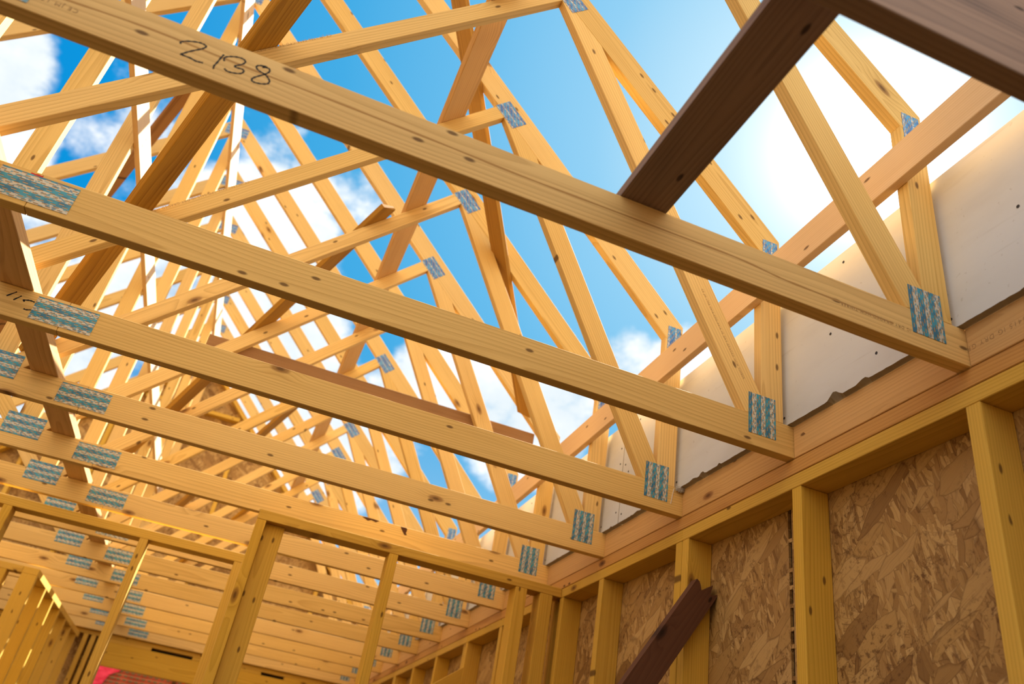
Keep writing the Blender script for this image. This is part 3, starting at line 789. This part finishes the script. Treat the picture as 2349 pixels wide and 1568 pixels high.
box('shrink_film', (-2.312, 7.93, -0.164), (-0.94, 8.91, -0.158), M['film'], bk, bev=0.001, axis=0)

# ------------------------------------------------------------------ floor and ground
o = box('floor', (-4.85, -3.2, FLOOR_Z - 0.15), (0.25, 7.45, FLOOR_Z), M['slab'], bev=0, axis=1); tag(o, 'dusty floor of the unfinished building', 'floor', kind='structure')
o = box('ground', (-60, -60, FLOOR_Z - 0.45), (60, 60, FLOOR_Z - 0.151), M['soil'], bev=0, axis=1); tag(o, 'trodden building site ground', 'ground', kind='structure')

# ------------------------------------------------------------------ sun and sky
SUN = Vector((0.497, 0.498, 0.711)).normalized()
sd = bpy.data.lights.new('sun', 'SUN'); sd.energy = 18.0; sd.angle = math.radians(0.53); sd.color = (1.0, 0.94, 0.84)
so = bpy.data.objects.new('sun', sd); link(so)
so.rotation_euler = (-SUN).to_track_quat('-Z', 'Y').to_euler(); so.location = SUN * 30

world = bpy.data.worlds.new('sky'); scene.world = world; world.use_nodes = True
nt = NT(world.node_tree); nt.n.clear()
tc = nt.new('ShaderNodeTexCoord').outputs['Generated']
dv = nt.vmath('NORMALIZE', tc)
sdot = nt.dot(dv, tuple(SUN))
base = nt.ramp(nt.mapr(sdot, 0.4, 1.0, smooth=False), [
    (0.0, (0.0, 0.25, 0.70)), (0.45, (0.005, 0.31, 0.74)), (0.70, (0.06, 0.42, 0.80)), (0.83, (0.15, 0.52, 0.86)), (0.92, (0.29, 0.64, 0.92)), (0.975, (0.50, 0.78, 0.96)), (1.0, (0.80, 0.93, 1.0))])
X, Y, Z = nt.sep(dv)
low = nt.mapr(Z, 0.50, 0.10)
low = nt.mapr(Z, 0.05, 0.52, 0.75, 0.0)
base = nt.mix(low, base, C4((0.62, 0.86, 1.0)))
# clouds: lumps at a few bearings, edges broken up with noise
CL = [((-0.229, 0.873, 0.431), 6, .9), ((-0.257, 0.901, 0.350), 6, .9), ((-0.256, 0.925, 0.281), 6, .9), ((-0.176, 0.859, 0.480), 6, .9), ((-0.223, 0.817, 0.532), 4, .6), ((-0.305, 0.835, 0.459), 5, .7), 
      ((-0.392, 0.712, 0.583), 5, 1), ((-0.372, 0.760, 0.533), 4.5, 1), ((-0.425, 0.735, 0.53), 7, 1), ((-0.258, 0.744, 0.616), 4, .55), ((-0.29, 0.763, 0.578), 4, .5),
      ((-0.144, 0.748, 0.647), 4, .5), ((-0.112, 0.767, 0.632), 4, .6), ((-0.106, 0.809, 0.579), 5, .95), ((-0.071, 0.79, 0.608), 4, .65),
      ((-0.111, 0.845, 0.523), 6, 1), ((-0.052, 0.826, 0.562), 4, .85), ((-0.068, 0.852, 0.52), 6, 1), ((-0.03, 0.872, 0.489), 5, .95), ((-0.176, 0.827, 0.534), 6, .85),
      ((-0.047, 0.899, 0.435), 8, 1), ((-0.015, 0.776, 0.63), 4, .55), ((0.149, 0.875, 0.461), 5, 1), ((0.212, 0.86, 0.464), 6, 1), ((0.28, 0.848, 0.45), 6, 1),
      ((0.316, 0.818, 0.48), 4, .8), ((0.358, 0.777, 0.518), 3.5, .75), ((0.426, 0.748, 0.509), 5, .9), ((0.105, 0.896, 0.431), 4, .9), ((0.105, 0.925, 0.366), 4, .8), ((0.058, 0.923, 0.38), 7, 1), ((-0.008, 0.934, 0.357), 8, 1),
      ((0.295, 0.859, 0.418), 5, .8), ((0.254, 0.873, 0.416), 5, .7), ((-0.053, 0.65, 0.758), 2.5, .4)]
acc = None
for c, deg, wgt in CL:
    c = Vector(c).normalized()
    v = nt.math('MULTIPLY', nt.mapr(nt.dot(dv, tuple(c)), math.cos(math.radians(deg)), math.cos(math.radians(deg * 0.25))), wgt)
    acc = v if acc is None else nt.math('MAXIMUM', acc, v)
nz = nt.noise(nt.vmath('MULTIPLY', dv, (1.0, 1.0, 1.4)), 9.0, 8.0, 0.62)
nz2 = nt.noise(dv, 26.0, 5.0, 0.6)
cm = nt.math('ADD', acc, nt.math('MULTIPLY', nt.math('SUBTRACT', nz, 0.5), 1.5))
cm = nt.math('ADD', cm, nt.math('MULTIPLY', nt.math('SUBTRACT', nz2, 0.5), 0.35))
cloud = nt.mapr(cm, 0.40, 0.82)
# bright cloud added out of view behind the camera to light the timber faces
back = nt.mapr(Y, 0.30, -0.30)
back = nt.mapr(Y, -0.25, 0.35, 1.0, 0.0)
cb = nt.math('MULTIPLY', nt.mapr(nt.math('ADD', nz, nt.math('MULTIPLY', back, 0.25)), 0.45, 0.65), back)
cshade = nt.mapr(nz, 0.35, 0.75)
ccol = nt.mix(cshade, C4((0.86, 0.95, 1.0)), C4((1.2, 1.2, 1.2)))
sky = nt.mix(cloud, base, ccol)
BACK_FILL = 1.4
sky = nt.mix(cb, sky, C4((BACK_FILL * 1.0, BACK_FILL * 0.96, BACK_FILL * 0.91)))
# glow round the sun
for p_, k_ in ((420.0, 2.2), (70.0, 0.22), (6000.0, 40.0)):
    gl = nt.math('MULTIPLY', nt.math('POWER', nt.math('MAXIMUM', sdot, 0.0), p_), k_)
    nd = nt.new('ShaderNodeVectorMath', operation='SCALE'); nd.inputs[0].default_value = (1.0, 0.98, 0.94); nt.set(nd.inputs['Scale'], gl)
    sky = nt.vmath('ADD', sky, nd.outputs[0])
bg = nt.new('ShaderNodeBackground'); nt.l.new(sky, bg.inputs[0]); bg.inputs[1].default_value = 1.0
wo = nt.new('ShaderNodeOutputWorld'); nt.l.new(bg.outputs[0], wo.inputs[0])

# ------------------------------------------------------------------ camera
cd = bpy.data.cameras.new('camera'); cam = bpy.data.objects.new('camera', cd); link(cam)
cd.sensor_fit = 'HORIZONTAL'; cd.sensor_width = 36.0
cd.lens = 1848.34 / 2349 * 36.0
cd.clip_start = 0.02; cd.clip_end = 500
right = Vector((0.92502, -0.34658, 0.15564)); down = Vector((0.30918, 0.44861, -0.83854)); fwd = Vector((0.22080, 0.82379, 0.52213))
R = Matrix((right, -down, -fwd)).transposed().to_4x4()
cam.matrix_world = Matrix.Translation((-1.31761, -1.11557, -1.01870)) @ R
cd.dof.use_dof = True; cd.dof.focus_distance = 2.2; cd.dof.aperture_fstop = 3.2
scene.camera = cam
